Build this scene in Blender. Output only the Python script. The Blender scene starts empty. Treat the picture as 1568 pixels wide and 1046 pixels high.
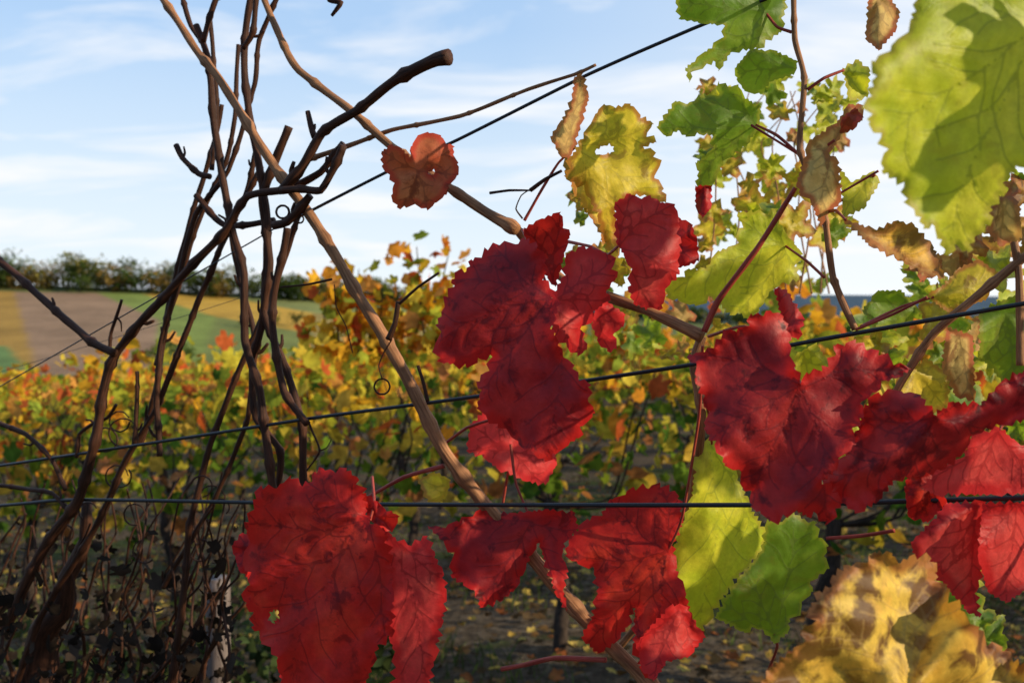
import bpy, math, random
import numpy as np
from mathutils import Vector
from mathutils.geometry import delaunay_2d_cdt
random.seed(7); rng=np.random.default_rng(7)
scene=bpy.context.scene
# ------------------------------------------------------------------ camera
EYE=1.25; FP=1524.0; PITCH=math.atan(73/FP)
cam=bpy.data.cameras.new("camera"); camo=bpy.data.objects.new("camera",cam)
scene.collection.objects.link(camo); scene.camera=camo
cam.lens=35; cam.sensor_width=36; cam.clip_end=8000; cam.clip_start=0.02
camo.location=(0,0,EYE); camo.rotation_euler=(math.pi/2-PITCH,0,0)
cam.dof.use_dof=True; cam.dof.focus_distance=0.85; cam.dof.aperture_fstop=10
CP,SP=math.cos(PITCH),math.sin(PITCH)
def at(px,py,d):
    """survey measurement (bearing, elevation, distance) -> world point"""
    u=(np.asarray(px,float)-784)/FP; v=(523-np.asarray(py,float))/FP; d=np.asarray(d,float)
    return np.stack([u*d, d*CP+v*d*SP, EYE-d*SP+v*d*CP],-1)
def D(px): return 0.95/(1+0.5*(np.asarray(px,float)-784)/FP)
# ------------------------------------------------------------------ nodes helpers
def new_mat(name):
    m=bpy.data.materials.new(name); m.use_nodes=True; nt=m.node_tree; nt.nodes.clear(); return m,nt
def N(nt,t,**k):
    n=nt.nodes.new(t)
    for a,b in k.items():
        if a.startswith('i_'):
            key=a[2:]; key=int(key) if key.isdigit() else key.replace('_',' ')
            n.inputs[key].default_value=b
        else: setattr(n,a,b)
    return n
def L(nt,a,b): nt.links.new(a,b)
def ramp(nt,src,stops,interp='LINEAR'):
    r=N(nt,'ShaderNodeValToRGB'); cr=r.color_ramp; cr.interpolation=interp
    while len(cr.elements)<len(stops): cr.elements.new(0.5)
    for e,(p,c) in zip(cr.elements,stops):
        e.position=p; e.color=(c[0],c[1],c[2],1) if len(c)==3 else c
    L(nt,src,r.inputs[0]); return r.outputs[0]
def mixc(nt,fac,a,b,mode='MIX'):
    m=N(nt,'ShaderNodeMix',data_type='RGBA',blend_type=mode)
    for s,i in ((fac,0),(a,6),(b,7)):
        if hasattr(s,'is_linked') or hasattr(s,'node'): L(nt,s,m.inputs[i])
        else: m.inputs[i].default_value=s if i==0 else (s[0],s[1],s[2],1)
    return m.outputs[2]
def math_(nt,op,a,b=None,clamp=False):
    m=N(nt,'ShaderNodeMath',operation=op,use_clamp=clamp)
    for s,i in ((a,0),(b,1)):
        if s is None: continue
        if hasattr(s,'node'): L(nt,s,m.inputs[i])
        else: m.inputs[i].default_value=s
    return m.outputs[0]
def leaf_mat(name,cols,vein,edge,spot,transl,spot_amt=0.5,tfac=0.4,edge_w=5.0,rough=0.5,vein_mm=0.62,vamt=0.4,sp_lo=0.56,spec=.3,sp_sc=52.0):
    m,nt=new_mat(name)
    tc=N(nt,'ShaderNodeTexCoord').outputs['Object']
    n1=N(nt,'ShaderNodeTexNoise',i_Scale=18.0,i_Detail=3.0,i_Roughness=0.6); L(nt,tc,n1.inputs['Vector'])
    n2=N(nt,'ShaderNodeTexNoise',i_Scale=150.0,i_Detail=4.0,i_Roughness=0.7); L(nt,tc,n2.inputs['Vector'])
    base=ramp(nt,n1.outputs[0],[(0.35,cols[0]),(0.5,cols[1]),(0.65,cols[2])])
    fine=ramp(nt,n2.outputs[0],[(0.3,(0.72,0.72,0.72)),(0.7,(1.15,1.15,1.15))])
    base=mixc(nt,1.0,base,fine,'MULTIPLY')
    ed=N(nt,'ShaderNodeAttribute',attribute_name='edge').outputs['Fac']
    e0=math_(nt,'ADD',ed,math_(nt,'MULTIPLY',n1.outputs[0],-edge_w*1.6))
    ef=ramp(nt,math_(nt,'DIVIDE',e0,edge_w),[(0.0,(1,1,1)),(0.9,(0,0,0))])
    base=mixc(nt,ef,base,edge)
    n3=N(nt,'ShaderNodeTexNoise',i_Scale=sp_sc,i_Detail=4.0,i_Roughness=0.62,i_Distortion=0.3); L(nt,tc,n3.inputs['Vector'])
    sf=ramp(nt,n3.outputs[0],[(sp_lo,(0,0,0)),(sp_lo+0.09,(spot_amt,)*3)])
    base=mixc(nt,sf,base,spot)
    vd=N(nt,'ShaderNodeAttribute',attribute_name='vein').outputs['Fac']
    vf=ramp(nt,math_(nt,'DIVIDE',vd,vein_mm*2),[(0.1,(vamt,)*3),(0.8,(0,0,0))])
    base=mixc(nt,vf,base,vein)
    h=math_(nt,'ADD',math_(nt,'MULTIPLY',math_(nt,'MINIMUM',vd,3.0),0.30),math_(nt,'MULTIPLY',n2.outputs[0],1.1))
    bp=N(nt,'ShaderNodeBump',i_Strength=0.5,i_Distance=0.001); L(nt,h,bp.inputs['Height'])
    p=N(nt,'ShaderNodeBsdfPrincipled',i_Roughness=rough); L(nt,base,p.inputs['Base Color']); L(nt,bp.outputs[0],p.inputs['Normal'])
    p.inputs['Specular IOR Level'].default_value=spec
    tr=N(nt,'ShaderNodeBsdfTranslucent'); L(nt,mixc(nt,1.0,mixc(nt,0.6,base,transl),ramp(nt,math_(nt,'DIVIDE',vd,vein_mm*2),[(0.1,(0.6,)*3),(0.7,(1,1,1))]),'MULTIPLY'),tr.inputs[0])
    mx=N(nt,'ShaderNodeMixShader'); mx.inputs[0].default_value=tfac
    L(nt,p.outputs[0],mx.inputs[1]); L(nt,tr.outputs[0],mx.inputs[2])
    o=N(nt,'ShaderNodeOutputMaterial'); L(nt,mx.outputs[0],o.inputs[0]); return m
M={}
M['red']=leaf_mat('leaf_red',[(0.36,0.012,0.010),(0.56,0.020,0.014),(0.72,0.055,0.026)],(0.13,0.006,0.01),(0.54,0.014,0.012),(0.04,0.004,0.007),(1.0,0.045,0.025),0.88,0.34,sp_lo=.555)
M['dark']=leaf_mat('leaf_dark_red',[(0.17,0.012,0.020),(0.33,0.017,0.021),(0.48,0.028,0.024)],(0.10,0.010,0.02),(0.54,0.016,0.014),(0.02,0.004,0.009),(1.0,0.03,0.025),0.9,0.26,vamt=.4,sp_lo=.56)
M['pink']=leaf_mat('leaf_pink_red',[(0.55,0.03,0.036),(0.70,0.060,0.055),(0.80,0.13,0.09)],(0.28,0.012,0.02),(0.6,0.02,0.02),(0.25,0.01,0.015),(1.0,0.07,0.06),0.55,0.38,vamt=.4)
M['glow']=leaf_mat('leaf_scarlet',[(0.82,0.04,0.04),(0.92,0.06,0.055),(0.95,0.11,0.09)],(0.42,0.012,0.02),(0.8,0.03,0.03),(0.5,0.01,0.015),(1.0,0.09,0.08),0.4,0.5,vamt=.4)  # brighter red, sunlight painted into the colour of lit leaf parts
M['yel']=leaf_mat('leaf_yellow',[(0.66,0.50,0.03),(0.82,0.62,0.045),(0.86,0.58,0.07)],(0.52,0.42,0.05),(0.44,0.14,0.03),(0.22,0.08,0.02),(1.0,0.85,0.04),0.8,0.42,3.0,sp_lo=.56)
M['yg']=leaf_mat('leaf_yellow_green',[(0.36,0.45,0.02),(0.60,0.62,0.03),(0.76,0.68,0.045)],(0.34,0.42,0.05),(0.46,0.40,0.04),(0.28,0.20,0.02),(1.0,0.98,0.03),0.4,0.42,2.0,vamt=.35,sp_lo=.58)
M['green']=leaf_mat('leaf_green',[(0.055,0.13,0.012),(0.12,0.23,0.02),(0.27,0.36,0.03)],(0.22,0.30,0.06),(0.28,0.28,0.03),(0.14,0.09,0.02),(0.60,0.80,0.03),0.5,0.42,2.0,vamt=.4)
M['dry']=leaf_mat('leaf_dry',[(0.60,0.30,0.08),(0.76,0.48,0.14),(0.80,0.60,0.20)],(0.35,0.2,0.08),(0.42,0.08,0.03),(0.18,0.045,0.02),(1.0,0.65,0.14),0.85,0.4,3.0,0.7)
M['rust']=leaf_mat('leaf_rust',[(0.50,0.08,0.03),(0.52,0.13,0.05),(0.58,0.22,0.08)],(0.2,0.05,0.03),(0.50,0.04,0.02),(0.10,0.015,0.01),(0.85,0.2,0.05),0.8,0.34,4.0,0.65,sp_lo=.54)
M['brown']=leaf_mat('leaf_yellow_brown',[(0.80,0.44,0.05),(0.90,0.60,0.09),(0.60,0.28,0.05)],(0.6,0.36,0.1),(0.40,0.15,0.04),(0.10,0.032,0.012),(1.0,0.58,0.05),0.93,0.30,5.0,0.55,sp_lo=.475,sp_sc=34.0)
def bark_mat(name,c1,c2,rough=0.6):
    m,nt=new_mat(name)
    a=N(nt,'ShaderNodeAttribute',attribute_name='tc').outputs['Vector']
    mp=N(nt,'ShaderNodeMapping'); mp.inputs['Scale'].default_value=(3,3,25); L(nt,a,mp.inputs[0])
    n=N(nt,'ShaderNodeTexNoise',i_Scale=1.6,i_Detail=4.0,i_Roughness=0.65); L(nt,mp.outputs[0],n.inputs['Vector'])
    mp2=N(nt,'ShaderNodeMapping'); mp2.inputs['Scale'].default_value=(1,1,60); L(nt,a,mp2.inputs[0])
    n2=N(nt,'ShaderNodeTexNoise',i_Scale=0.7,i_Detail=3.0); L(nt,mp2.outputs[0],n2.inputs['Vector'])
    c=ramp(nt,n.outputs[0],[(0.3,c1),(0.7,c2)])
    c=mixc(nt,1.0,c,ramp(nt,n2.outputs[0],[(0.3,(0.6,0.6,0.6)),(0.7,(1.2,1.2,1.2))]),'MULTIPLY')
    bp=N(nt,'ShaderNodeBump',i_Strength=0.7,i_Distance=0.0012); L(nt,n.outputs[0],bp.inputs['Height'])
    p=N(nt,'ShaderNodeBsdfPrincipled',i_Roughness=rough); L(nt,c,p.inputs['Base Color']); L(nt,bp.outputs[0],p.inputs['Normal']); p.inputs['Specular IOR Level'].default_value=.2
    o=N(nt,'ShaderNodeOutputMaterial'); L(nt,p.outputs[0],o.inputs[0]); return m
M['cane']=bark_mat('cane_bark',(0.20,0.075,0.03),(0.56,0.27,0.12))
M['dcane']=bark_mat('dark_cane_bark',(0.018,0.008,0.005),(0.12,0.045,0.022))  # bark darkened in colour to paint canes silhouetted against the sky
M['pet']=bark_mat('petiole_skin',(0.32,0.025,0.025),(0.60,0.12,0.07),0.4)
M['trunk']=bark_mat('trunk_bark',(0.02,0.015,0.01),(0.09,0.06,0.045),0.9)
m,nt=new_mat('wire_coating'); p=N(nt,'ShaderNodeBsdfPrincipled',i_Roughness=0.38); 
nn=N(nt,'ShaderNodeTexNoise',i_Scale=300.0); L(nt,ramp(nt,nn.outputs[0],[(0.3,(0.008,0.009,0.012)),(0.8,(0.025,0.025,0.028))]),p.inputs['Base Color'])
o=N(nt,'ShaderNodeOutputMaterial'); L(nt,p.outputs[0],o.inputs[0]); M['wire']=m
def mass_mat(name,tf=0.4,rough=0.6,sc=30.0):
    m,nt=new_mat(name)
    c=N(nt,'ShaderNodeAttribute',attribute_name='Col').outputs['Color']
    tc=N(nt,'ShaderNodeTexCoord').outputs['Object']
    n=N(nt,'ShaderNodeTexNoise',i_Scale=sc,i_Detail=2.0); L(nt,tc,n.inputs['Vector'])
    c=mixc(nt,1.0,c,ramp(nt,n.outputs[0],[(0.3,(0.65,0.6,0.55)),(0.7,(1.2,1.2,1.1))]),'MULTIPLY')
    p=N(nt,'ShaderNodeBsdfDiffuse'); L(nt,c,p.inputs['Color'])
    tr=N(nt,'ShaderNodeBsdfTranslucent'); L(nt,mixc(nt,1.0,c,(1.4,1.3,0.9),'MULTIPLY'),tr.inputs[0])
    mx=N(nt,'ShaderNodeMixShader'); mx.inputs[0].default_value=tf
    L(nt,p.outputs[0],mx.inputs[1]); L(nt,tr.outputs[0],mx.inputs[2])
    o=N(nt,'ShaderNodeOutputMaterial'); L(nt,mx.outputs[0],o.inputs[0]); return m
M['mass']=mass_mat('foliage_mass',0.42); M['litter']=mass_mat('leaf_litter',0.1,0.8); M['trees']=mass_mat('tree_foliage',0.25,0.8,.4)
# ------------------------------------------------------------------ mesh helpers
def empty(name,loc=(0,0,0)):
    e=bpy.data.objects.new(name,None); e.location=loc; e.empty_display_size=0.1; scene.collection.objects.link(e); return e
def link(me,name,mat,parent=None):
    ob=bpy.data.objects.new(name,me); scene.collection.objects.link(ob); me.materials.append(mat)
    if parent: ob.parent=parent
    return ob
def raw_mesh(name,V,F,smooth=True):
    me=bpy.data.meshes.new(name); V=np.asarray(V,np.float32); F=np.asarray(F,np.int32)
    me.vertices.add(len(V)); me.vertices.foreach_set('co',V.ravel())
    k=F.shape[1]; me.loops.add(F.size); me.loops.foreach_set('vertex_index',F.ravel())
    me.polygons.add(len(F)); me.polygons.foreach_set('loop_start',np.arange(0,F.size,k,dtype=np.int32))
    me.update(calc_edges=True); me.validate()
    if smooth: me.polygons.foreach_set('use_smooth',np.ones(len(me.polygons),bool))
    return me
def fattr(me,name,vals):
    a=me.attributes.new(name,'FLOAT','POINT'); a.data.foreach_set('value',np.asarray(vals,np.float32))
def cattr(me,name,vals):
    a=me.attributes.new(name,'FLOAT_COLOR','POINT'); v=np.ones((len(vals),4),np.float32); v[:,:3]=vals; a.data.foreach_set('color',v.ravel())
class Tubes:
    def __init__(s): s.V=[];s.F=[];s.T=[];s.n=0
    def add(s,pts,rad,sides=8,nodes=0.0,step=None,jit=0.0,mod=.05):
        P=np.asarray(pts,float); R=np.asarray(rad,float)*np.ones(len(P))
        out=[];ro=[]
        ext=np.vstack([2*P[0]-P[1],P,2*P[-1]-P[-2]])
        for i in range(len(P)-1):
            p0,p1,p2,p3=ext[i:i+4]; Ls=np.linalg.norm(p2-p1); st=step or max(R.mean()*1.2,Ls/40)
            k=max(2,int(Ls/st)); 
            for t in np.arange(k)/k:
                cr=0.5*((2*p1)+(-p0+p2)*t+(2*p0-5*p1+4*p2-p3)*t*t+(-p0+3*p1-3*p2+p3)*t**3)
                out.append(0.55*cr+0.45*(p1*(1-t)+p2*t)); ro.append(R[i]*(1-t)+R[i+1]*t)
        out.append(P[-1]); ro.append(R[-1]); C=np.array(out); r=np.array(ro)
        seg=np.r_[0,np.cumsum(np.linalg.norm(np.diff(C,axis=0),axis=1))]
        if jit>0:
            for ax in range(3):
                C[:,ax]+=jit*np.sin(seg*rng.uniform(20,40)+rng.uniform(0,6))+jit*0.6*np.sin(seg*rng.uniform(60,110)+rng.uniform(0,6))
        if nodes>0:
            s0=rng.uniform(0.01,nodes)
            while s0<seg[-1]:
                r=r*(1+0.38*np.exp(-((seg-s0)/(r.mean()*0.9))**2)); s0+=nodes*rng.uniform(0.75,1.2)
        r=r*(1+mod*np.sin(seg*140+rng.uniform(0,6)))
        T=np.gradient(C,axis=0); T/=np.linalg.norm(T,axis=1)[:,None]+1e-9
        u=np.cross(T[0],[0.3,0.9,0.2]); u/=np.linalg.norm(u); ph=np.arange(sides)*2*math.pi/sides
        VV=[];TT=[]
        for i in range(len(C)):
            u=u-T[i]*u.dot(T[i]); u/=np.linalg.norm(u)+1e-9; w=np.cross(T[i],u)
            VV.append(C[i]+r[i]*(np.cos(ph)[:,None]*u+np.sin(ph)[:,None]*w))
            TT.append(np.stack([np.cos(ph),np.sin(ph),np.full(sides,seg[i])],-1))
        n=len(C); VV=np.vstack(VV+[C[:1],C[-1:]]); TT=np.vstack(TT+[[[0,0,0]],[[0,0,seg[-1]]]])
        i,j=np.meshgrid(np.arange(n-1),np.arange(sides),indexing='ij'); j2=(j+1)%sides
        F=np.stack([i*sides+j,i*sides+j2,(i+1)*sides+j2,(i+1)*sides+j],-1).reshape(-1,4)
        j=np.arange(0,sides,2); c0=n*sides; b=(n-1)*sides
        cap=np.stack([np.full(len(j),c0),(j+2)%sides,(j+1)%sides,j],-1); cap2=np.stack([np.full(len(j),c0+1),b+j,b+(j+1)%sides,b+(j+2)%sides],-1)
        s.V.append(VV);s.F.append(np.vstack([F,cap,cap2])+s.n);s.T.append(TT);s.n+=len(VV); return C,r,T
    def build(s,name,mat,parent=None):
        me=raw_mesh(name,np.vstack(s.V),np.vstack(s.F))
        a=me.attributes.new('tc','FLOAT_VECTOR','POINT'); a.data.foreach_set('vector',np.vstack(s.T).astype(np.float32).ravel())
        return link(me,name,mat,parent)
def pxline(T,pts,wpx,dz=0.0,nodes=0.0,sides=8,jit=0.0,d=None):
    px=np.array([p[0] for p in pts],float); py=np.array([p[1] for p in pts],float)
    ex=np.array([p[2] if len(p)>2 else 0 for p in pts],float)
    dd=(D(px) if d is None else np.full(len(px),d))+dz+ex
    w=np.interp(np.linspace(0,1,len(px)),np.linspace(0,1,len(np.atleast_1d(wpx))),np.atleast_1d(wpx))
    return T.add(at(px,py,dd),w*.94/2*dd/FP,sides,nodes,jit=jit)
# ------------------------------------------------------------------ traced leaves
def inside(P,Q):
    x,y=P[:,0][:,None],P[:,1][:,None]; a=Q; b=np.roll(Q,-1,0)
    c=((a[:,1]>y)!=(b[:,1]>y))&(x<(b[:,0]-a[:,0])*(y-a[:,1])/(b[:,1]-a[:,1]+1e-12)+a[:,0])
    return c.sum(1)%2==1
def segdist(P,A,B):
    d=np.full(len(P),1e9)
    for a,b in zip(A,B):
        ab=b-a; t=np.clip(((P-a)@ab)/(ab@ab+1e-9),0,1); d=np.minimum(d,np.linalg.norm(P-a-t[:,None]*ab,axis=1))
    return d
def serrate(Q,amp):
    out=[]; n=len(Q); area=0.5*np.sum(Q[:,0]*np.roll(Q[:,1],-1)-np.roll(Q[:,0],-1)*Q[:,1]); sg=1 if area>0 else -1
    sc=amp/3.5
    for i in range(n):
        a=Q[i];b=Q[(i+1)%n]; e=b-a; l=np.linalg.norm(e); nrm=np.array([e[1],-e[0]])/(l+1e-9)*sg
        p=0.0; out.append(a+nrm*rng.uniform(0,amp*.5))
        while True:
            t_=rng.uniform(6,17)*max(sc,.8)**.7; 
            if p+t_>l-2: break
            am=amp*rng.uniform(0.3,1.3)*t_/12
            out.append(a+e*((p+t_*.25)/l)-nrm*am*.7); out.append(a+e*((p+t_*.78)/l)+nrm*am); p+=t_
    return np.array(out)
petT=Tubes()
def leaf(name,mat,outline,J,d,parent,tilt=(0,0),curl=0.0,ruf=1.0,holes=(),pet=None,res=5.0,fold=None,amp=None):
    Q=np.array(outline,float); size=np.ptp(Q,axis=0).max()
    Q=serrate(Q,amp=amp or 2.2+size/160); J=np.array(J,float); s=d/FP
    rel=Q-J; dist=np.linalg.norm(rel,axis=1); ang=np.arctan2(rel[:,1],rel[:,0]); tips=[]
    for i in np.argsort(-dist):
        if dist[i]<0.25*size: break
        if all(abs((ang[i]-t[1]+math.pi)%(2*math.pi)-math.pi)>0.55 for t in tips): 
            mid=J+(Q[i]-J)*np.linspace(0.1,0.9,8)[:,None]
            if inside(mid,Q).mean()>0.7: tips.append((i,ang[i]))
        if len(tips)>=5: break
    A=[];B=[]
    def curve(p,q,bow,wig=0.0):
        t=np.linspace(0,1,9)[:,None]; e=q-p; nrm=np.array([-e[1],e[0]])
        return p+e*t+nrm*(bow*np.sin(t*math.pi)+wig*np.sin(t*math.pi*3+wig*90))
    for i,a in tips:
        c=curve(J,Q[i],rng.uniform(-.08,.08),.012); A+=list(c[:-1]);B+=list(c[1:]); Lm=dist[i]
        for sg in (-1,1):
            f=rng.uniform(.15,.28)
            while f<.88:
                p=np.array([np.interp(f,np.linspace(0,1,9),c[:,0]),np.interp(f,np.linspace(0,1,9),c[:,1])])
                aa=a+sg*rng.uniform(0.6,0.95); q=p+np.array([math.cos(aa),math.sin(aa)])*Lm*(0.46-0.30*f)*rng.uniform(.6,1.2)
                cc=curve(p,q,-sg*rng.uniform(.02,.14),.02); keep=inside(cc,Q)
                for z in range(8):
                    if keep[z] and keep[z+1]: A.append(cc[z]);B.append(cc[z+1])
                    else: break
                f+=max(rng.uniform(.12,.26),26/Lm)
    A=np.array(A);B=np.array(B)
    lo=Q.min(0);hi=Q.max(0); gx,gy=np.meshgrid(np.arange(lo[0],hi[0],res),np.arange(lo[1],hi[1],res*0.87)); gx[1::2]+=res/2
    G=np.stack([gx.ravel(),gy.ravel()],-1); G=G+rng.uniform(-.6,.6,G.shape); G=G[inside(G,Q)]
    vd=segdist(G,A,B); ed=segdist(G,Q,np.roll(Q,-1,0)); G=G[(vd>2.0)&(ed>2.2)]
    VP=np.vstack([A+(B-A)*t for t in (0,0.34,0.67)]); VP=VP[inside(VP,Q)]; VP=VP[segdist(VP,Q,np.roll(Q,-1,0))>2]
    pts=np.vstack([Q,VP,G]); nQ=len(Q)
    r=delaunay_2d_cdt([Vector((float(p[0]),float(p[1]))) for p in pts],[(i,(i+1)%nQ) for i in range(nQ)],[],0,0.05)
    P=np.array([[v.x,v.y] for v in r[0]]); F=np.array([f for f in r[2] if len(f)==3])
    cen=P[F].mean(1); ok=inside(cen,Q)
    for hx,hy,hr in holes:
        th=np.arctan2(cen[:,1]-hy,cen[:,0]-hx); ok&=np.hypot((cen[:,0]-hx)*.7,cen[:,1]-hy)>hr*(1+0.3*np.sin(2*th+hx)+0.12*np.sin(5*th))
    F=F[ok]
    vd=segdist(P,A,B); ed=segdist(P,Q,np.roll(Q,-1,0))
    for hx,hy,hr in holes: ed=np.minimum(ed,np.abs(np.hypot(P[:,0]-hx,P[:,1]-hy)-hr))
    a=(P[:,0]-J[0])*s; b=(P[:,1]-J[1])*s; S=size*s; rr=np.hypot(a,b); th=np.arctan2(b,a)
    z=tilt[0]*a+tilt[1]*b+curl*rr**2/S
    ph=rng.uniform(0,6,8); an=rng.uniform(-.5,.5)
    a2=a*math.cos(an)-b*math.sin(an); b2=a*math.sin(an)+b*math.cos(an)
    z+=ruf*0.006*(rr/S*1.6)*np.sin(th*4+ph[0])+ruf*0.0032*np.sin(a2*70+ph[1]+b2*30)*np.sin(b2*60+ph[2])*np.clip(rr/S*2,0.2,1)
    z+=ruf*0.0006*np.sin(a2*190+ph[3]+2*np.sin(b2*60))*np.sin(b2*170+ph[4]+2*np.sin(a*50))
    z+=ruf*0.006*np.exp(-ed/14)*np.sin(a*90+ph[5]+b*80)
    z+=0.0014*np.exp(-vd/6.0)
    if fold is not None:
        fx,fy,fa,fs=fold; dd=((P[:,0]-fx)*-math.sin(fa)+(P[:,1]-fy)*math.cos(fa))*s; z+=fs*(np.sqrt(dd*dd+.003**2))
    V=at(P[:,0],P[:,1],d+z)
    o0=at(J[0],J[1],d)
    me=raw_mesh(name,V-o0,F); fattr(me,'vein',np.minimum(vd*s*1000,20)); fattr(me,'edge',ed*s*1000)
    ob=link(me,name,M[mat],parent); ob.location=Vector(o0)
    if pet is not None:
        pp=[(J[0],J[1])]+list(pet); n=len(pp); dd=[d+0.004]+[ (q[2] if len(q)>2 else float(D(q[0]))) for q in pet]
        pts3=np.array([at(q[0],q[1],e) for q,e in zip(pp,dd)])
        if n==2:
            mid=pts3.mean(0)+np.array([0,0,0.004]); pts3=np.vstack([pts3[0],mid,pts3[1]])
        petT.add(pts3,np.linspace(0.0011,0.0015,len(pts3)),8)
    return ob
def vine_outline(cx,cy,size,rot,sqx=1.0,seed=0):
    r_=np.random.default_rng(seed); keys=[(-180,0.28),(-150,0.62),(-118,0.78),(-88,0.5),(-62,0.92),(-50,0.9),(-26,0.55),(0,1.05),(26,0.55),(50,0.9),(62,0.92),(88,0.5),(118,0.78),(150,0.62),(180,0.28)]
    th=[];rd=[]
    for a,r in keys[:-1]:
        th.append(math.radians(a+r_.uniform(-6,6))); rd.append(r*r_.uniform(0.85,1.15))
    th=np.array(th);rd=np.array(rd)*size/2
    x=rd*np.cos(th); y=rd*np.sin(th)*sqx
    c,s_=math.cos(rot),math.sin(rot)
    return np.stack([cx+x*c-y*s_,cy+x*s_+y*c],-1)
vine=empty('grapevine',tuple(at(1000,1046,1.0)*np.array([1,1,0])))
vine_off=Vector(vine.location)
def fixparent():
    for o in vine.children: o.location=Vector(o.location)-vine_off
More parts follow.
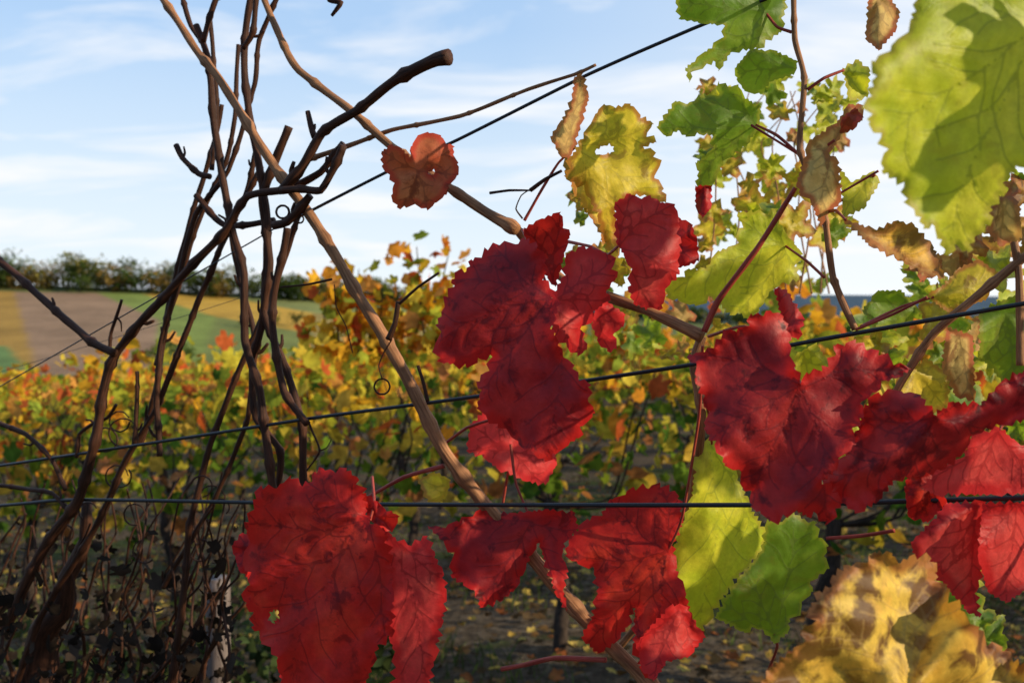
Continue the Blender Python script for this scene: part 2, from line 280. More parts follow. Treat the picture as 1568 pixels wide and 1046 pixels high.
H=[
('A1','dark',[(670,553),(668,525),(676,508),(668,498),(682,470),(680,455),(695,440),(692,428),(706,412),(712,418),(722,398),(738,395),(742,380),(765,376),(772,370),(790,375),(803,364),(822,378),(835,400),(832,425),(842,442),(856,450),(852,480),(843,500),(855,525),(862,545),(878,560),(885,580),(905,590),(900,610),(910,632),(893,652),(885,670),(862,685),(850,695),(835,706),(815,690),(795,680),(775,655),(762,655),(745,635),(730,625),(737,600),(730,585),(745,570),(754,546),(735,549),(715,562),(695,558)],(845,458),.80,dict(tilt=(-.12,-.15),curl=.3,pet=[(800,352,.9)])),
('A2','pink',[(843,458),(862,425),(868,388),(895,378),(920,385),(943,395),(938,408),(945,425),(928,445),(935,460),(912,475),(905,495),(890,500),(898,535),(885,545),(868,530),(850,515),(842,490)],(846,460),.815,dict(tilt=(.45,.2),curl=.3)),
('A4','glow',[(912,475),(930,462),(957,482),(954,500),(940,510),(944,535),(930,538),(915,520),(906,498)],(915,470),.80,dict(tilt=(.7,.2))),  # sunlit part of leaf A, its light painted as brighter red
('A3','red',[(803,350),(830,335),(858,325),(862,345),(873,360),(865,385),(858,415),(850,440),(838,425),(825,400),(805,375)],(846,432),.84,dict(tilt=(-.1,.2))),
('B1','pink',[(942,310),(965,297),(980,305),(995,300),(1010,310),(1033,313),(1040,340),(1036,355),(1043,372),(1038,395),(1040,420),(1020,440),(1015,465),(1008,492),(995,475),(970,465),(962,440),(968,415),(955,390),(943,370),(942,340)],(946,378),.82,dict(tilt=(.4,.1),curl=.3,pet=[(930,390,.85),(905,378,.88),(868,370,.92)])),
('B2','dark',[(1030,330),(1042,335),(1060,345),(1068,375),(1070,400),(1048,408),(1035,410),(1020,380)],(1030,370),.87,dict(tilt=(-.6,0))),
('C','rust',[(585,232),(600,222),(615,228),(628,242),(630,225),(640,208),(655,203),(675,208),(682,220),(695,225),(693,238),(701,250),(702,268),(688,283),(683,298),(668,310),(655,322),(635,312),(622,318),(608,318),(600,300),(603,285),(597,268),(590,262),(585,255)],(640,262),.93,dict(holes=[(662,264,3.5)],tilt=(.3,0),curl=.3,pet=[(665,272,.97),(690,290)])),
('D','dark',[(1050,545),(1075,540),(1105,520),(1108,505),(1125,507),(1145,500),(1150,480),(1165,484),(1180,476),(1200,485),(1210,520),(1208,545),(1218,560),(1225,588),(1235,570),(1255,568),(1280,545),(1276,528),(1290,530),(1310,520),(1325,535),(1345,538),(1365,555),(1395,565),(1370,580),(1355,582),(1340,600),(1318,615),(1322,640),(1305,655),(1310,680),(1285,700),(1280,720),(1258,735),(1275,750),(1290,770),(1265,803),(1250,785),(1235,790),(1220,780),(1205,792),(1180,797),(1165,785),(1150,775),(1150,755),(1135,740),(1135,722),(1110,712),(1095,680),(1078,655),(1085,635),(1078,610),(1065,580),(1068,560)],(1228,592),.68,dict(tilt=(-.08,-.2),curl=.22,ruf=1.2,pet=[(1200,540,.74),(1140,500,.8),(1085,515,.86)])),
('E','dark',[(1260,735),(1290,700),(1310,660),(1325,620),(1345,602),(1380,600),(1410,605),(1430,635),(1460,615),(1500,620),(1540,580),(1590,560),(1600,640),(1530,650),(1490,665),(1470,700),(1440,720),(1400,730),(1370,735),(1340,770),(1310,785),(1280,760)],(1430,640),.66,dict(tilt=(0,.3),ruf=1.8,fold=(1400,680,-.5,.5))),
('F','glow',[(1410,745),(1440,715),(1475,700),(1490,665),(1530,655),(1560,680),(1620,700),(1620,755),(1520,757),(1430,757)],(1530,660),.72,dict(tilt=(.5,.4),pet=[(1568,600,.74)])),
('G','pink',[(1395,830),(1430,795),(1450,770),(1510,768),(1500,820),(1505,870),(1495,905),(1500,945),(1480,935),(1450,900),(1400,850)],(1500,775),.74,dict(tilt=(.4,.2),ruf=1.6)),
('G2','glow',[(1505,770),(1640,768),(1640,880),(1575,900),(1540,922),(1512,905),(1497,850)],(1560,770),.73,dict(tilt=(.5,.2),ruf=1.0)),
('H1','red',[(375,800),(390,780),(388,765),(400,745),(420,748),(435,740),(445,728),(460,742),(475,740),(482,722),(495,718),(510,722),(530,718),(550,735),(560,775),(565,798),(590,815),(600,860),(602,920),(600,975),(580,985),(570,1020),(550,1070),(440,1070),(425,1010),(415,990),(400,985),(398,968),(385,960),(388,940),(378,925),(370,910),(380,897),(385,880),(372,862),(375,845),(385,830),(378,815)],(567,797),.86,dict(tilt=(-.08,-.15),curl=.2,ruf=1.1,holes=[(419,943,7)],pet=[(573,770,.88),(570,730,.92)])),
('H2','pink',[(572,800),(600,820),(625,835),(655,820),(665,850),(680,880),(683,920),(675,960),(665,1010),(655,1070),(600,1070),(605,1000),(596,975),(592,900),(590,840)],(585,805),.875,dict(tilt=(.0,0),curl=.2)),
('H3','dark',[(355,835),(372,815),(390,825),(392,870),(385,890),(365,870)],(385,840),.9,dict()),
('I','dark',[(655,805),(680,808),(700,797),(720,792),(735,780),(760,788),(790,785),(840,780),(880,785),(885,810),(865,830),(860,850),(870,875),(862,900),(868,935),(850,905),(835,860),(825,830),(812,850),(800,880),(785,905),(765,920),(735,930),(728,905),(710,895),(690,880),(695,850),(680,830)],(815,800),.965,dict(tilt=(-.1,-.3),pet=[(790,740,.99),(782,680,1.0)])),
('J','red',[(865,850),(875,820),(900,795),(920,790),(935,765),(955,758),(970,745),(990,748),(1010,740),(1040,760),(1045,800),(1030,830),(1035,870),(1050,910),(1060,950),(1078,975),(1050,1005),(1020,1010),(1000,1042),(980,1020),(970,985),(972,930),(960,960),(940,985),(915,1000),(890,975),(905,950),(915,910),(910,870),(885,862)],(1022,845),.93,dict(tilt=(-.05,-.2),curl=.3,pet=[(1045,790,.92),(1070,640,.9),(1076,530)])),
('J2','glow',[(975,985),(1000,955),(1030,925),(1052,930),(1065,955),(1080,975),(1052,1006),(1022,1010),(1000,1043),(982,1022)],(1040,935),.90,dict(tilt=(.5,.1))),  # bright patch over leaf J, sunlight put into its colour
('K','yg',[(1085,670),(1110,690),(1130,730),(1150,780),(1175,815),(1165,845),(1135,875),(1110,910),(1080,955),(1065,985),(1050,940),(1035,880),(1030,840),(1045,800),(1060,760),(1065,700)],(1090,680),.95,dict(tilt=(.4,.1),ruf=1.4,fold=(1085,800,1.45,.5),pet=[(1080,600,.9)])),
('L','green',[(1175,795),(1195,800),(1215,785),(1235,798),(1250,800),(1252,820),(1268,835),(1262,850),(1270,870),(1240,890),(1245,905),(1228,920),(1225,940),(1210,945),(1205,970),(1185,985),(1170,965),(1155,960),(1140,968),(1125,960),(1095,945),(1110,915),(1135,880),(1165,845)],(1185,970),.93,dict(tilt=(.25,.2),pet=[(1190,990,.95),(1175,1030,1.0)])),
('M','brown',[(1155,1070),(1180,1020),(1230,985),(1232,960),(1245,955),(1240,930),(1255,905),(1272,900),(1275,880),(1300,865),(1325,862),(1340,845),(1365,848),(1375,862),(1400,850),(1425,855),(1435,875),(1430,890),(1450,895),(1452,915),(1470,930),(1485,955),(1500,960),(1510,985),(1535,990),(1550,1010),(1580,1020),(1620,1070)],(1390,1060),.56,dict(tilt=(.3,-.3),ruf=3.4)),
('N','yg',[(1328,150),(1340,120),(1335,95),(1360,80),(1375,60),(1392,50),(1395,30),(1405,0),(1400,-30),(1660,-30),(1660,250),(1560,255),(1540,275),(1535,300),(1518,315),(1515,345),(1495,360),(1482,387),(1465,375),(1450,395),(1430,345),(1415,350),(1400,320),(1385,310),(1385,285),(1350,262),(1355,235),(1350,210),(1330,190)],(1600,40),.52,dict(tilt=(.55,.1),curl=.1)),
('O1','dry',[(843,210),(860,185),(875,155),(880,118),(892,113),(902,150),(890,190),(880,225),(870,245),(855,235)],(872,240),.9,dict(tilt=(.5,0),fold=(875,180,-1.3,.5))),
('O2','yel',[(875,240),(890,215),(905,190),(912,175),(925,160),(940,165),(965,160),(980,178),(1000,190),(990,205),(1005,218),(985,225),(1003,235),(1010,255),(1002,270),(1015,290),(1020,312),(990,300),(960,300),(945,320),(945,390),(960,420),(945,440),(930,390),(915,330),(895,290),(865,270)],(882,225),.92,dict(holes=[(926,230,8)],tilt=(.4,.2),ruf=1.5,pet=[(855,250,.93),(830,290,.93),(803,338,.94)])),
('O3','yel',[(866,238),(885,245),(905,262),(925,300),(940,345),(948,390),(940,405),(920,360),(900,325),(878,290),(864,262)],(870,240),.935,dict(tilt=(.6,.1),ruf=1.4)),
('P1','green',[(1005,195),(1020,175),(1035,155),(1050,160),(1065,155),(1070,145),(1100,148),(1100,125),(1115,135),(1130,130),(1140,150),(1165,165),(1160,200),(1140,225),(1110,245),(1090,285),(1065,290),(1070,265),(1065,250),(1090,230),(1092,208),(1070,205),(1050,210),(1040,200),(1020,210)],(1158,192),.86,dict(tilt=(.1,.3),pet=[(1190,208),(1222,236)])),
('P2','green',[(1040,30),(1035,0),(1060,-30),(1150,-30),(1205,0),(1195,50),(1160,75),(1120,80),(1100,110),(1095,95),(1060,110),(1055,128),(1050,105),(1080,80),(1105,60),(1110,40),(1070,35)],(1172,20),.84,dict(tilt=(.3,.2),pet=[(1190,42),(1212,50)])),
('P3','green',[(1125,105),(1150,75),(1190,80),(1222,95),(1215,115),(1180,125),(1165,145),(1140,140),(1128,122)],(1216,106),.87,dict(tilt=(-.2,.3))),
('Q','dry',[(1220,280),(1240,215),(1280,190),(1300,160),(1322,162),(1320,185),(1290,205),(1270,235),(1285,250),(1288,310),(1265,330),(1257,348),(1240,305),(1225,300)],(1278,215),.78,dict(tilt=(.4,0),ruf=1.6,fold=(1260,260,1.5,.4),pet=[(1225,270,.8)])),
('R','brown',[(1290,335),(1340,352),(1375,338),(1400,345),(1430,380),(1447,428),(1415,420),(1370,395),(1330,375)],(1295,337),.74,dict(tilt=(.5,0),ruf=1.5,pet=[(1265,325,.8)])),
('S','yg',[(1020,430),(1045,425),(1055,412),(1080,412),(1100,385),(1128,375),(1132,350),(1150,322),(1170,328),(1190,320),(1192,340),(1205,360),(1230,390),(1218,405),(1224,430),(1200,432),(1180,445),(1165,470),(1150,492),(1135,478),(1118,482),(1090,455),(1065,468),(1040,460),(1020,455)],(1200,375),.93,dict(tilt=(.4,.2),pet=[(1235,400,.9),(1262,425,.88)])),
('T1','yg',[(1290,105),(1315,92),(1332,110),(1328,150),(1300,155)],(1292,108),.82,dict(tilt=(.4,0),pet=[(1262,120),(1236,138)])),
('T2','dry',[(1330,-10),(1358,-10),(1378,20),(1370,50),(1345,78),(1325,60)],(1345,0),.85,dict(tilt=(.4,0),ruf=1.6)),
('U','yg',[(1290,305),(1285,258),(1303,280),(1338,262),(1347,280),(1322,320),(1290,334)],(1340,268),.86,dict(tilt=(.4,0),pet=[(1300,300,.88),(1268,318)])),
('V1','green',[(1320,475),(1345,445),(1380,445),(1412,480),(1380,502),(1340,502)],(1400,470),.95,dict()),
('V2','yel',[(1418,452),(1440,440),(1470,410),(1500,398),(1532,420),(1508,460),(1450,478)],(1430,455),.9,dict(tilt=(.5,.2),pet=[(1380,470,.92),(1318,500,.9)])),
('V3','dry',[(1450,500),(1490,515),(1492,615),(1462,605),(1442,560)],(1470,510),.82,dict(tilt=(.6,0),ruf=1.6)),
('V4','green',[(1500,475),(1560,450),(1620,460),(1620,570),(1540,590),(1500,545)],(1540,480),.85,dict()),
('V5','yel',[(1375,570),(1420,550),(1455,575),(1450,625),(1400,640),(1370,610)],(1400,570),.86,dict(tilt=(.6,0))),
('W','pink',[(1185,440),(1205,445),(1232,490),(1222,520),(1200,510),(1195,480)],(1200,505),.74,dict(tilt=(.7,0),fold=(1205,480,1.1,.6))),
('X','glow',[(715,690),(720,650),(745,628),(780,640),(810,685),(850,690),(852,712),(835,742),(800,735),(760,715),(740,700)],(785,690),1.02,dict(tilt=(.5,0),pet=[(770,770,1.03)])),
('X2','yel',[(640,735),(665,722),(690,735),(682,765),(655,768)],(690,745),1.15,dict(tilt=(.5,0))),
('Y1','red',[(1065,285),(1090,285),(1088,320),(1075,335),(1065,315)],(1080,285),.87,dict()),
('Y2','rust',[(1290,180),(1310,165),(1322,180),(1305,200),(1285,205)],(1300,175),.77,dict()),
('Z1','yg',[(1215,545),(1250,525),(1270,560),(1250,600),(1225,590)],(1230,530),.9,dict()),
('Z2','yel',[(1325,590),(1360,575),(1365,605),(1335,620)],(1340,580),.8,dict(tilt=(.6,0))),
('Z3','yg',[(1155,540),(1210,520),(1230,560),(1200,600)],(1180,540),.98,dict()),
('Z4','dry',[(1510,320),(1540,295),(1560,310),(1565,365),(1530,378),(1512,350)],(1535,300),.7,dict(ruf=1.5)),
('Z5','red',[(545,760),(560,755),(590,780),(612,790),(600,815),(575,805)],(575,790),.87,dict()),
('Z6','pink',[(425,1000),(470,1000),(500,1030),(480,1075),(435,1075)],(470,1010),.95,dict()),
('Z7','red',[(1385,745),(1400,700),(1430,720),(1450,770),(1420,800),(1390,790)],(1430,730),.78,dict()),
]
for nm,mat,out,J,d,kw in H: leaf('leaf_'+nm,mat,out,J,d,vine,**kw)
k=0
def gen(cx,cy,size,d,mat,pet=None,sq=None):
    global k; k+=1
    leaf('leaf_%03d'%k,mat,vine_outline(cx,cy,size,rng.uniform(0,6.28),sq or rng.uniform(.55,1),seed=k),(cx,cy),d,vine,res=9,ruf=1.5,tilt=(rng.uniform(-.3,.9),rng.uniform(-.7,.7)),amp=2.2,pet=pet)
tw=Tubes()
def twig(pts,d,w=3.0): pxline(tw,pts,[w,w*.6],sides=6,d=d)
for i in range(78):
    gen(rng.uniform(1075,1300),rng.uniform(120,430),rng.uniform(30,72),rng.uniform(1.2,1.9),random.choice(['yel','yg','yg','yel','yel','green','dry','yg']))
for i in range(10):
    gen(rng.uniform(1090,1290),rng.uniform(240,420),rng.uniform(65,95),rng.uniform(1.0,1.2),random.choice(['yel','yg','yel','green']))
for i in range(9):
    x=rng.uniform(1080,1280); twig([(x,450),(x+rng.uniform(-25,25),330),(x+rng.uniform(-40,40),220),(x+rng.uniform(-50,50),140)],rng.uniform(1.4,1.9))
for i in range(40):
    gen(rng.uniform(1335,1590),rng.uniform(385,690),rng.uniform(60,120),rng.uniform(.95,1.4),random.choice(['yel','yg','green','green','dry','yg']))
for i in range(14):
    gen(rng.uniform(1440,1580),rng.uniform(260,400),rng.uniform(40,90),rng.uniform(.9,1.3),random.choice(['yel','yg','green','dry','brown']))
for i in range(24):
    gen(rng.uniform(860,1150),rng.uniform(440,560),rng.uniform(40,80),rng.uniform(1.2,1.7),random.choice(['yel','yg','green','green','dry']))
for i in range(10):
    gen(rng.uniform(1200,1330),rng.uniform(580,700),rng.uniform(60,100),rng.uniform(1.0,1.3),random.choice(['yel','yg','green']))
for i in range(18):
    gen(rng.uniform(862,955),rng.uniform(290,420),rng.uniform(34,64),rng.uniform(1.0,1.3),random.choice(['yel','green','green','yel']))
for i in range(9):
    gen(rng.uniform(1390,1560),rng.uniform(850,990),rng.uniform(60,110),rng.uniform(.9,1.2),random.choice(['green','green','yg','pink']))
# ------------------------------------------------------------------ canes of the leafy vine
c=Tubes()
pxline(c,[(240,-15),(300,75),(335,120),(398,222),(438,280),(488,350),(560,470),(618,570,.01),(680,690,.02),(740,770,.04),(830,870,.06),(905,960,.07),(1010,1060,.08)],[11,14,17,20,23,24],-.02,nodes=.085,sides=12,jit=.0004)
pxline(c,[(400,-10),(430,60),(458,108),(540,172),(600,225),(690,290),(745,325),(792,352)],[10,12,13,14,16,20],-.01,nodes=.07,sides=10,jit=.0003)
pxline(c,[(925,450),(1000,480),(1075,515)],[14,16,24],-.03,sides=10)
pxline(c,[(792,352),(830,400,.02),(880,440,.02),(945,462),(1000,480)],[15,13,13],0.01,sides=10)
pxline(c,[(912,100),(880,115),(810,137),(705,178),(600,200),(530,225),(470,245)],[5,6,7,9],0.0,nodes=.065,jit=.0002)
pxline(c,[(1215,-15),(1217,60),(1232,120),(1225,230),(1262,330),(1275,425),(1310,505)],[9,9,10,12],0,nodes=.06,sides=10,jit=.0003)
pxline(c,[(1620,370),(1568,395),(1500,450),(1430,510),(1395,560),(1360,620)],[16,14,12],.02,nodes=.07,sides=10)
pxline(c,[(1545,330),(1560,420),(1562,560)],[12,12],.02,sides=8)
pxline(c,[(1075,515),(1062,560),(1075,640),(1060,760,.06),(1020,900,.08),(940,1000,.1)],[16,14,14,12],.06,nodes=.08)
c.build('canes',M['cane'],vine); tw.build('twigs',M['cane'],vine)
pxline(petT,[(1078,508),(1100,460),(1160,380),(1218,288)],[11,10,8],-.05,sides=8)
pxline(petT,[(1265,824),(1320,820),(1370,812)],[6,7],0)
pxline(petT,[(768,1024),(800,1018),(850,1007),(928,1010)],[8,8,9],.03)
pxline(petT,[(565,760),(620,730),(680,713)],[6,8],.0)
pxline(petT,[(680,680),(715,655),(760,640)],[5,5],.03)
pxline(petT,[(1310,505),(1370,480),(1420,455)],[5,5],-.02)
pxline(petT,[(1220,235),(1150,192)],[4,4],0)
pxline(petT,[(1280,300),(1345,262)],[4,4],0)
petT.build('petioles',M['pet'],vine)
t=Tubes()
def loop(cx,cy,r,w,dz,turns=1.3,ax=1.0):
    a=np.linspace(0,turns*6.28,14); pxline(t,[(cx+r*math.cos(q)*ax,cy+r*math.sin(q),.004*i/14) for i,q in enumerate(a)],w,dz,sides=6)
loop(433,325,10,4,-.03); loop(585,592,12,3,-.03); loop(459,336,6,3,-.03)
pxline(t,[(585,580),(580,560),(588,540),(600,520)],2.5,-.03,sides=6)
pxline(t,[(640,560),(648,585),(655,615)],[6,7],-.03,sides=6)
pxline(t,[(595,520),(605,495),(610,462)],[12,9,8],-.03); pxline(t,[(612,465),(640,440),(672,418)],[5,4],-.03)
pxline(t,[(800,335),(790,320),(798,300),(812,290)],[3,2],-.02,sides=6)
pxline(t,[(812,292),(780,292),(750,296)],[3,5],-.02,sides=6)
pxline(t,[(812,292),(835,275),(860,262)],[7,5],-.02,sides=6)
pxline(t,[(430,440),(470,436),(508,428)],[3,4],-.02,sides=6)
pxline(t,[(512,436),(515,470),(530,500),(540,540)],[2,2],-.02,sides=6)
pxline(t,[(500,0-20),(505,0),(522,5),(508,25)],[8,12,5],0,sides=8)
t.build('tendrils',M['dcane'],vine)
# ------------------------------------------------------------------ bare vine on the left
bare=empty('bare_grapevine'); b=Tubes()
LN=[([(688,88),(668,92),(610,120),(545,170),(492,205),(462,258),(432,292)],[26,22,15,14,16,16],-.03),
([(300,40),(318,90),(330,200),(345,300),(355,350),(375,420),(374,520),(398,600),(412,700),(420,770)],[10,12,12,13,14],0),
([(385,-15),(374,80),(380,170),(402,280),(410,350),(405,480),(432,550),(462,650),(466,800)],[11,12,12,13],.02),
([(430,-15),(398,60),(390,130),(350,260),(300,330),(272,430),(248,520),(240,620),(245,700)],[8,8,9,10],.04),
([(340,160),(325,230),(290,345),(262,450),(238,600),(215,680)],[7,9,10],.06),
([(525,220),(490,265),(440,290),(380,300),(345,355),(295,405),(178,540),(158,600),(145,680),(120,765),(60,850),(10,960)],[12,12,14,16,18],-.01),
([(-20,385),(30,425),(90,480),(135,520),(176,541)],[11,12,13],-.02),
([(400,255),(352,350),(300,470),(240,625),(195,700),(150,800),(60,950),(20,1060)],[9,10,11],.05),
([(462,320),(420,440),(370,560),(322,680),(292,800),(280,920),(260,1060)],[9,10,12],.04),
([(442,195),(402,300),(414,400),(400,500),(385,560),(392,640),(430,690),(425,760)],[14,12,11],.02),
([(440,350),(420,450),(418,500),(435,600),(470,650)],[12,12,12],-.01),
([(-20,640),(40,665),(80,705),(100,750)],[8,7],0),([(-20,742),(40,748),(80,755),(115,790)],[7,7],0),
([(270,222),(280,242),(305,266),(322,270)],[9,9,10],.0),
([(275,-20),(292,40),(312,70)],[8,8],.02),([(338,-20),(320,30),(312,65)],[9,9],.0),
([(396,-20),(388,50),(372,75)],[9,9],.01),
([(470,170),(478,200),(482,210)],[8,12],-.02),([(525,222),(512,255),(492,292),(460,290),(432,292)],[14,12,12,12],-.04),
([(168,540),(170,510),(186,458)],[6,5],0),([(210,568),(210,620),(207,680)],[6,8],.03),
([(365,70),(360,180),(345,250),(300,350),(255,500),(240,560)],[7,8,8],.08),
([(322,30),(332,170),(325,260)],[7,8],.05),([(475,300),(440,340),(420,345)],[14,14],-.03),
([(395,220),(375,300),(348,350),(320,430)],[8,9],.06),
([(118,700),(122,665),(140,650),(165,640),(178,620)],[7,6,5],0),
([(345,300),(365,420),(390,520),(380,640),(330,760),(250,900)],[9,8,8],.07),
([(470,640),(478,660),(490,690),(470,720)],[4,3],0),
([(300,300),(345,345),(420,338)],[10,10],.03)]
for pts,w,dz in LN:
    C,r,T=pxline(b,pts,w,dz,nodes=.06,sides=10,jit=.0005)
    for q in range(max(1,int(len(C)/60))):
        i=rng.integers(2,len(C)-2); sd_=np.cross(T[i],[0,1,0]); sd_/=np.linalg.norm(sd_)+1e-9; sd_*=rng.choice([-1,1]); l=rng.uniform(.006,.016)
        b.add([C[i],C[i]+sd_*l*.5+T[i]*l*-.3,C[i]+sd_*l*.8-T[i]*l],[r[i]*.7,r[i]*.5,r[i]*.35],6)
for i in range(38):
    x0=rng.uniform(-40,340); y0=1080; pts=[(x0,y0)]; x=x0;y=y0
    for j in range(6):
        x+=rng.uniform(-14,34); y-=rng.uniform(30,72); pts.append((x,y,rng.uniform(-.02,.02)))
    pxline(b,pts,[rng.uniform(4,8),3],rng.uniform(.0,.45),nodes=.06,sides=6,jit=.001)
pxline(b,[(60,1150),(70,1060),(60,990),(90,930),(120,860),(130,770)],[70,60,44,26,16],.1,sides=14,jit=.005)
for i in range(14):
    cx=rng.uniform(90,480);cy=rng.uniform(600,900);r=rng.uniform(12,22);a=rng.uniform(0,6)+np.linspace(0,rng.uniform(3,6),9)
    pxline(b,[(cx+r*math.cos(q),cy+r*math.sin(q)) for q in a],[3,2],rng.uniform(-.02,.1),sides=6)
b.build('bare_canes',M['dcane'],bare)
# ------------------------------------------------------------------ trellis wires
def wire(pts,r,dz):
    T=Tubes(); px=[p[0] for p in pts];py=[p[1] for p in pts]; dd=D(px)+dz; P=at(px,py,dd); T.add(P,r,8,step=.01,mod=0); T.build('trellis_wire',M['wire'])
wire([(-500,815),(0,774),(120,765),(560,772),(1150,773),(1568,762),(2400,740)],.0022,0)
wire([(-500,785),(0,713),(300,668),(480,640),(730,607),(1050,560),(1240,523),(1568,465),(2400,318)],.0019,0)
wire([(-500,880),(0,592),(430,345)],.0008,.02)
wire([(455,334),(590,265),(700,215),(900,115),(1060,45),(1175,-2),(1700,-245)],.0016,-.005)
wire([(-300,660),(0,570),(200,510),(420,440)],.0004,.3)
# ------------------------------------------------------------------ terrain
def crest(x): return np.interp(x,[-400,-267,-180,-63,0,150,400],[9,6.5,3,-3,-9,-16,-20])
def xterm(x): return 0.072*np.clip(x,-80,0)+0.028*np.clip(x,0,60)
def ground(x,y):
    x=np.asarray(x,float);y=np.asarray(y,float)
    near=-0.060*y+xterm(x); z90=-0.060*90+xterm(x)
    v=np.interp(y,[90,130,220],[0,.25,1]); mid=z90*(1-v)+(-26)*v
    hz=crest(x)
    hv=np.clip((y-220)/300,0,1); hill=-26+(hz+26)*hv
    z=np.where(y<90,near,np.where(y<220,mid,hill))
    bey=np.interp(y,[520,700,1100,1500,1800,6000],[0,-18,-30,-3,-6,-40])
    z=np.where(y>520,np.where(y<700,hz+(bey)*1.0*np.clip((y-520)/180,0,1)*.6,bey+3*np.sin(x*.004)),z)
    z=z+0.02*np.sin(x*3.1+y)*np.sin(y*2.7)*(y<40)
    return z
def xz_hit(px,py):
    dr=at(px,py,1.0)-np.array([0,0,EYE]); ts=np.geomspace(225,900,4000); P=np.array([0,0,EYE])+ts[:,None]*dr
    h=ground(P[:,0],P[:,1]); i=np.argmax(P[:,2]<h) if (P[:,2]<h).any() else -1
    return P[i,:2]
xs=np.unique(np.concatenate([np.linspace(-6,6,61),np.linspace(-60,60,61),np.arange(-340,60,2.0),np.linspace(60,500,60),np.geomspace(500,5000,14),-np.geomspace(340,5000,14)]))
ys=np.unique(np.concatenate([np.linspace(-8,10,70),np.linspace(10,92,60),np.linspace(92,220,30),np.arange(220,525,2.0),np.geomspace(530,7000,40),[-40,-200,-1000]]))
X,Y=np.meshgrid(xs,ys); Z=ground(X,Y); nx,ny=len(xs),len(ys)
i,j=np.meshgrid(np.arange(ny-1),np.arange(nx-1),indexing='ij'); F=np.stack([i*nx+j,i*nx+j+1,(i+1)*nx+j+1,(i+1)*nx+j],-1).reshape(-1,4)
me=raw_mesh('ground',np.stack([X.ravel(),Y.ravel(),Z.ravel()],-1),F)
P2=np.stack([X.ravel(),Y.ravel()],-1); col=np.tile([0.10,0.075,0.05],(len(P2),1))
far=P2[:,1]>95; col[far]=[0.14,0.16,0.05]
fields=[([(-200,440),(22,447),(60,568),(-200,568)],(0.38,0.22,0.05)),
([(22,447),(150,449),(245,490),(235,575),(60,575)],(0.32,0.20,0.12)),
([(150,449),(215,449),(330,485),(300,575),(235,575),(245,490)],(0.22,0.27,0.06)),
([(215,449),(330,452),(480,480),(470,510),(330,485)],(0.55,0.32,0.05)),
([(330,485),(470,510),(470,575),(300,575)],(0.20,0.22,0.06)),
([(330,450),(640,455),(700,490),(480,480)],(0.24,0.25,0.08)),
([(480,480),(700,490),(700,575),(470,575)],(0.34,0.24,0.07)),
([(-200,535),(10,530),(50,575),(-200,575)],(0.14,0.22,0.07))]
for poly,cc in fields:
    q=np.array([xz_hit(a_,b_) for a_,b_ in poly]); 
    m_=far.copy(); m_[far]=inside(P2[far],q); m_&=(P2[:,1]<521); col[m_]=cc
col[P2[:,1]>600]=[0.05,0.075,0.06]; col[P2[:,1]>1100]=[0.06,0.10,0.14]  # far ridge tinted blue, aerial haze painted into the ground colour
cattr(me,'Col',col)
m,nt=new_mat('soil_and_fields')
ca=N(nt,'ShaderNodeAttribute',attribute_name='Col').outputs['Color']; tc=N(nt,'ShaderNodeTexCoord').outputs['Object']
n1=N(nt,'ShaderNodeTexNoise',i_Scale=1.1,i_Detail=5.0,i_Roughness=0.7); L(nt,tc,n1.inputs['Vector'])
n2=N(nt,'ShaderNodeTexNoise',i_Scale=18.0,i_Detail=5.0,i_Roughness=0.7); L(nt,tc,n2.inputs['Vector'])
n3=N(nt,'ShaderNodeTexNoise',i_Scale=0.05,i_Detail=6.0,i_Roughness=0.7); L(nt,tc,n3.inputs['Vector'])
sep=N(nt,'ShaderNodeSeparateXYZ'); L(nt,tc,sep.inputs[0])
soil=ramp(nt,n2.outputs[0],[(0.3,(0.03,0.02,0.014)),(0.5,(0.09,0.065,0.042)),(0.7,(0.19,0.145,0.10))])
soil=mixc(nt,ramp(nt,n1.outputs[0],[(0.52,(0,0,0)),(0.6,(1,1,1))]),soil,ramp(nt,n2.outputs[0],[(0.3,(0.02,0.032,0.01)),(0.7,(0.07,0.09,0.025))]))
farc=mixc(nt,1.0,ca,ramp(nt,n3.outputs[0],[(0.3,(0.7,0.7,0.7)),(0.7,(1.22,1.22,1.22))]),'MULTIPLY')
farc=mixc(nt,1.0,farc,ramp(nt,n1.outputs[0],[(0.3,(0.75,0.75,0.75)),(0.7,(1.2,1.2,1.2))]),'MULTIPLY')
wv=N(nt,'ShaderNodeTexWave',i_Scale=.16,i_Distortion=1.0,i_Detail=2.0); wv.inputs['Detail Scale'].default_value=.3; L(nt,tc,wv.inputs['Vector'])
farc=mixc(nt,1.0,farc,ramp(nt,wv.outputs['Fac'],[(0.2,(0.78,0.78,0.79)),(0.6,(1.08,1.08,1.06))]),'MULTIPLY')
fm=ramp(nt,math_(nt,'DIVIDE',sep.outputs[1],100.0),[(0.9,(0,0,0)),(0.98,(1,1,1))])
cc=mixc(nt,fm,soil,farc)
bp=N(nt,'ShaderNodeBump',i_Strength=0.9,i_Distance=0.04); L(nt,n2.outputs[0],bp.inputs['Height'])
p=N(nt,'ShaderNodeBsdfPrincipled',i_Roughness=0.95); L(nt,cc,p.inputs['Base Color']); L(nt,bp.outputs[0],p.inputs['Normal']); p.inputs['Specular IOR Level'].default_value=0.1
o=N(nt,'ShaderNodeOutputMaterial'); L(nt,p.outputs[0],o.inputs[0]); link(me,'ground',m)
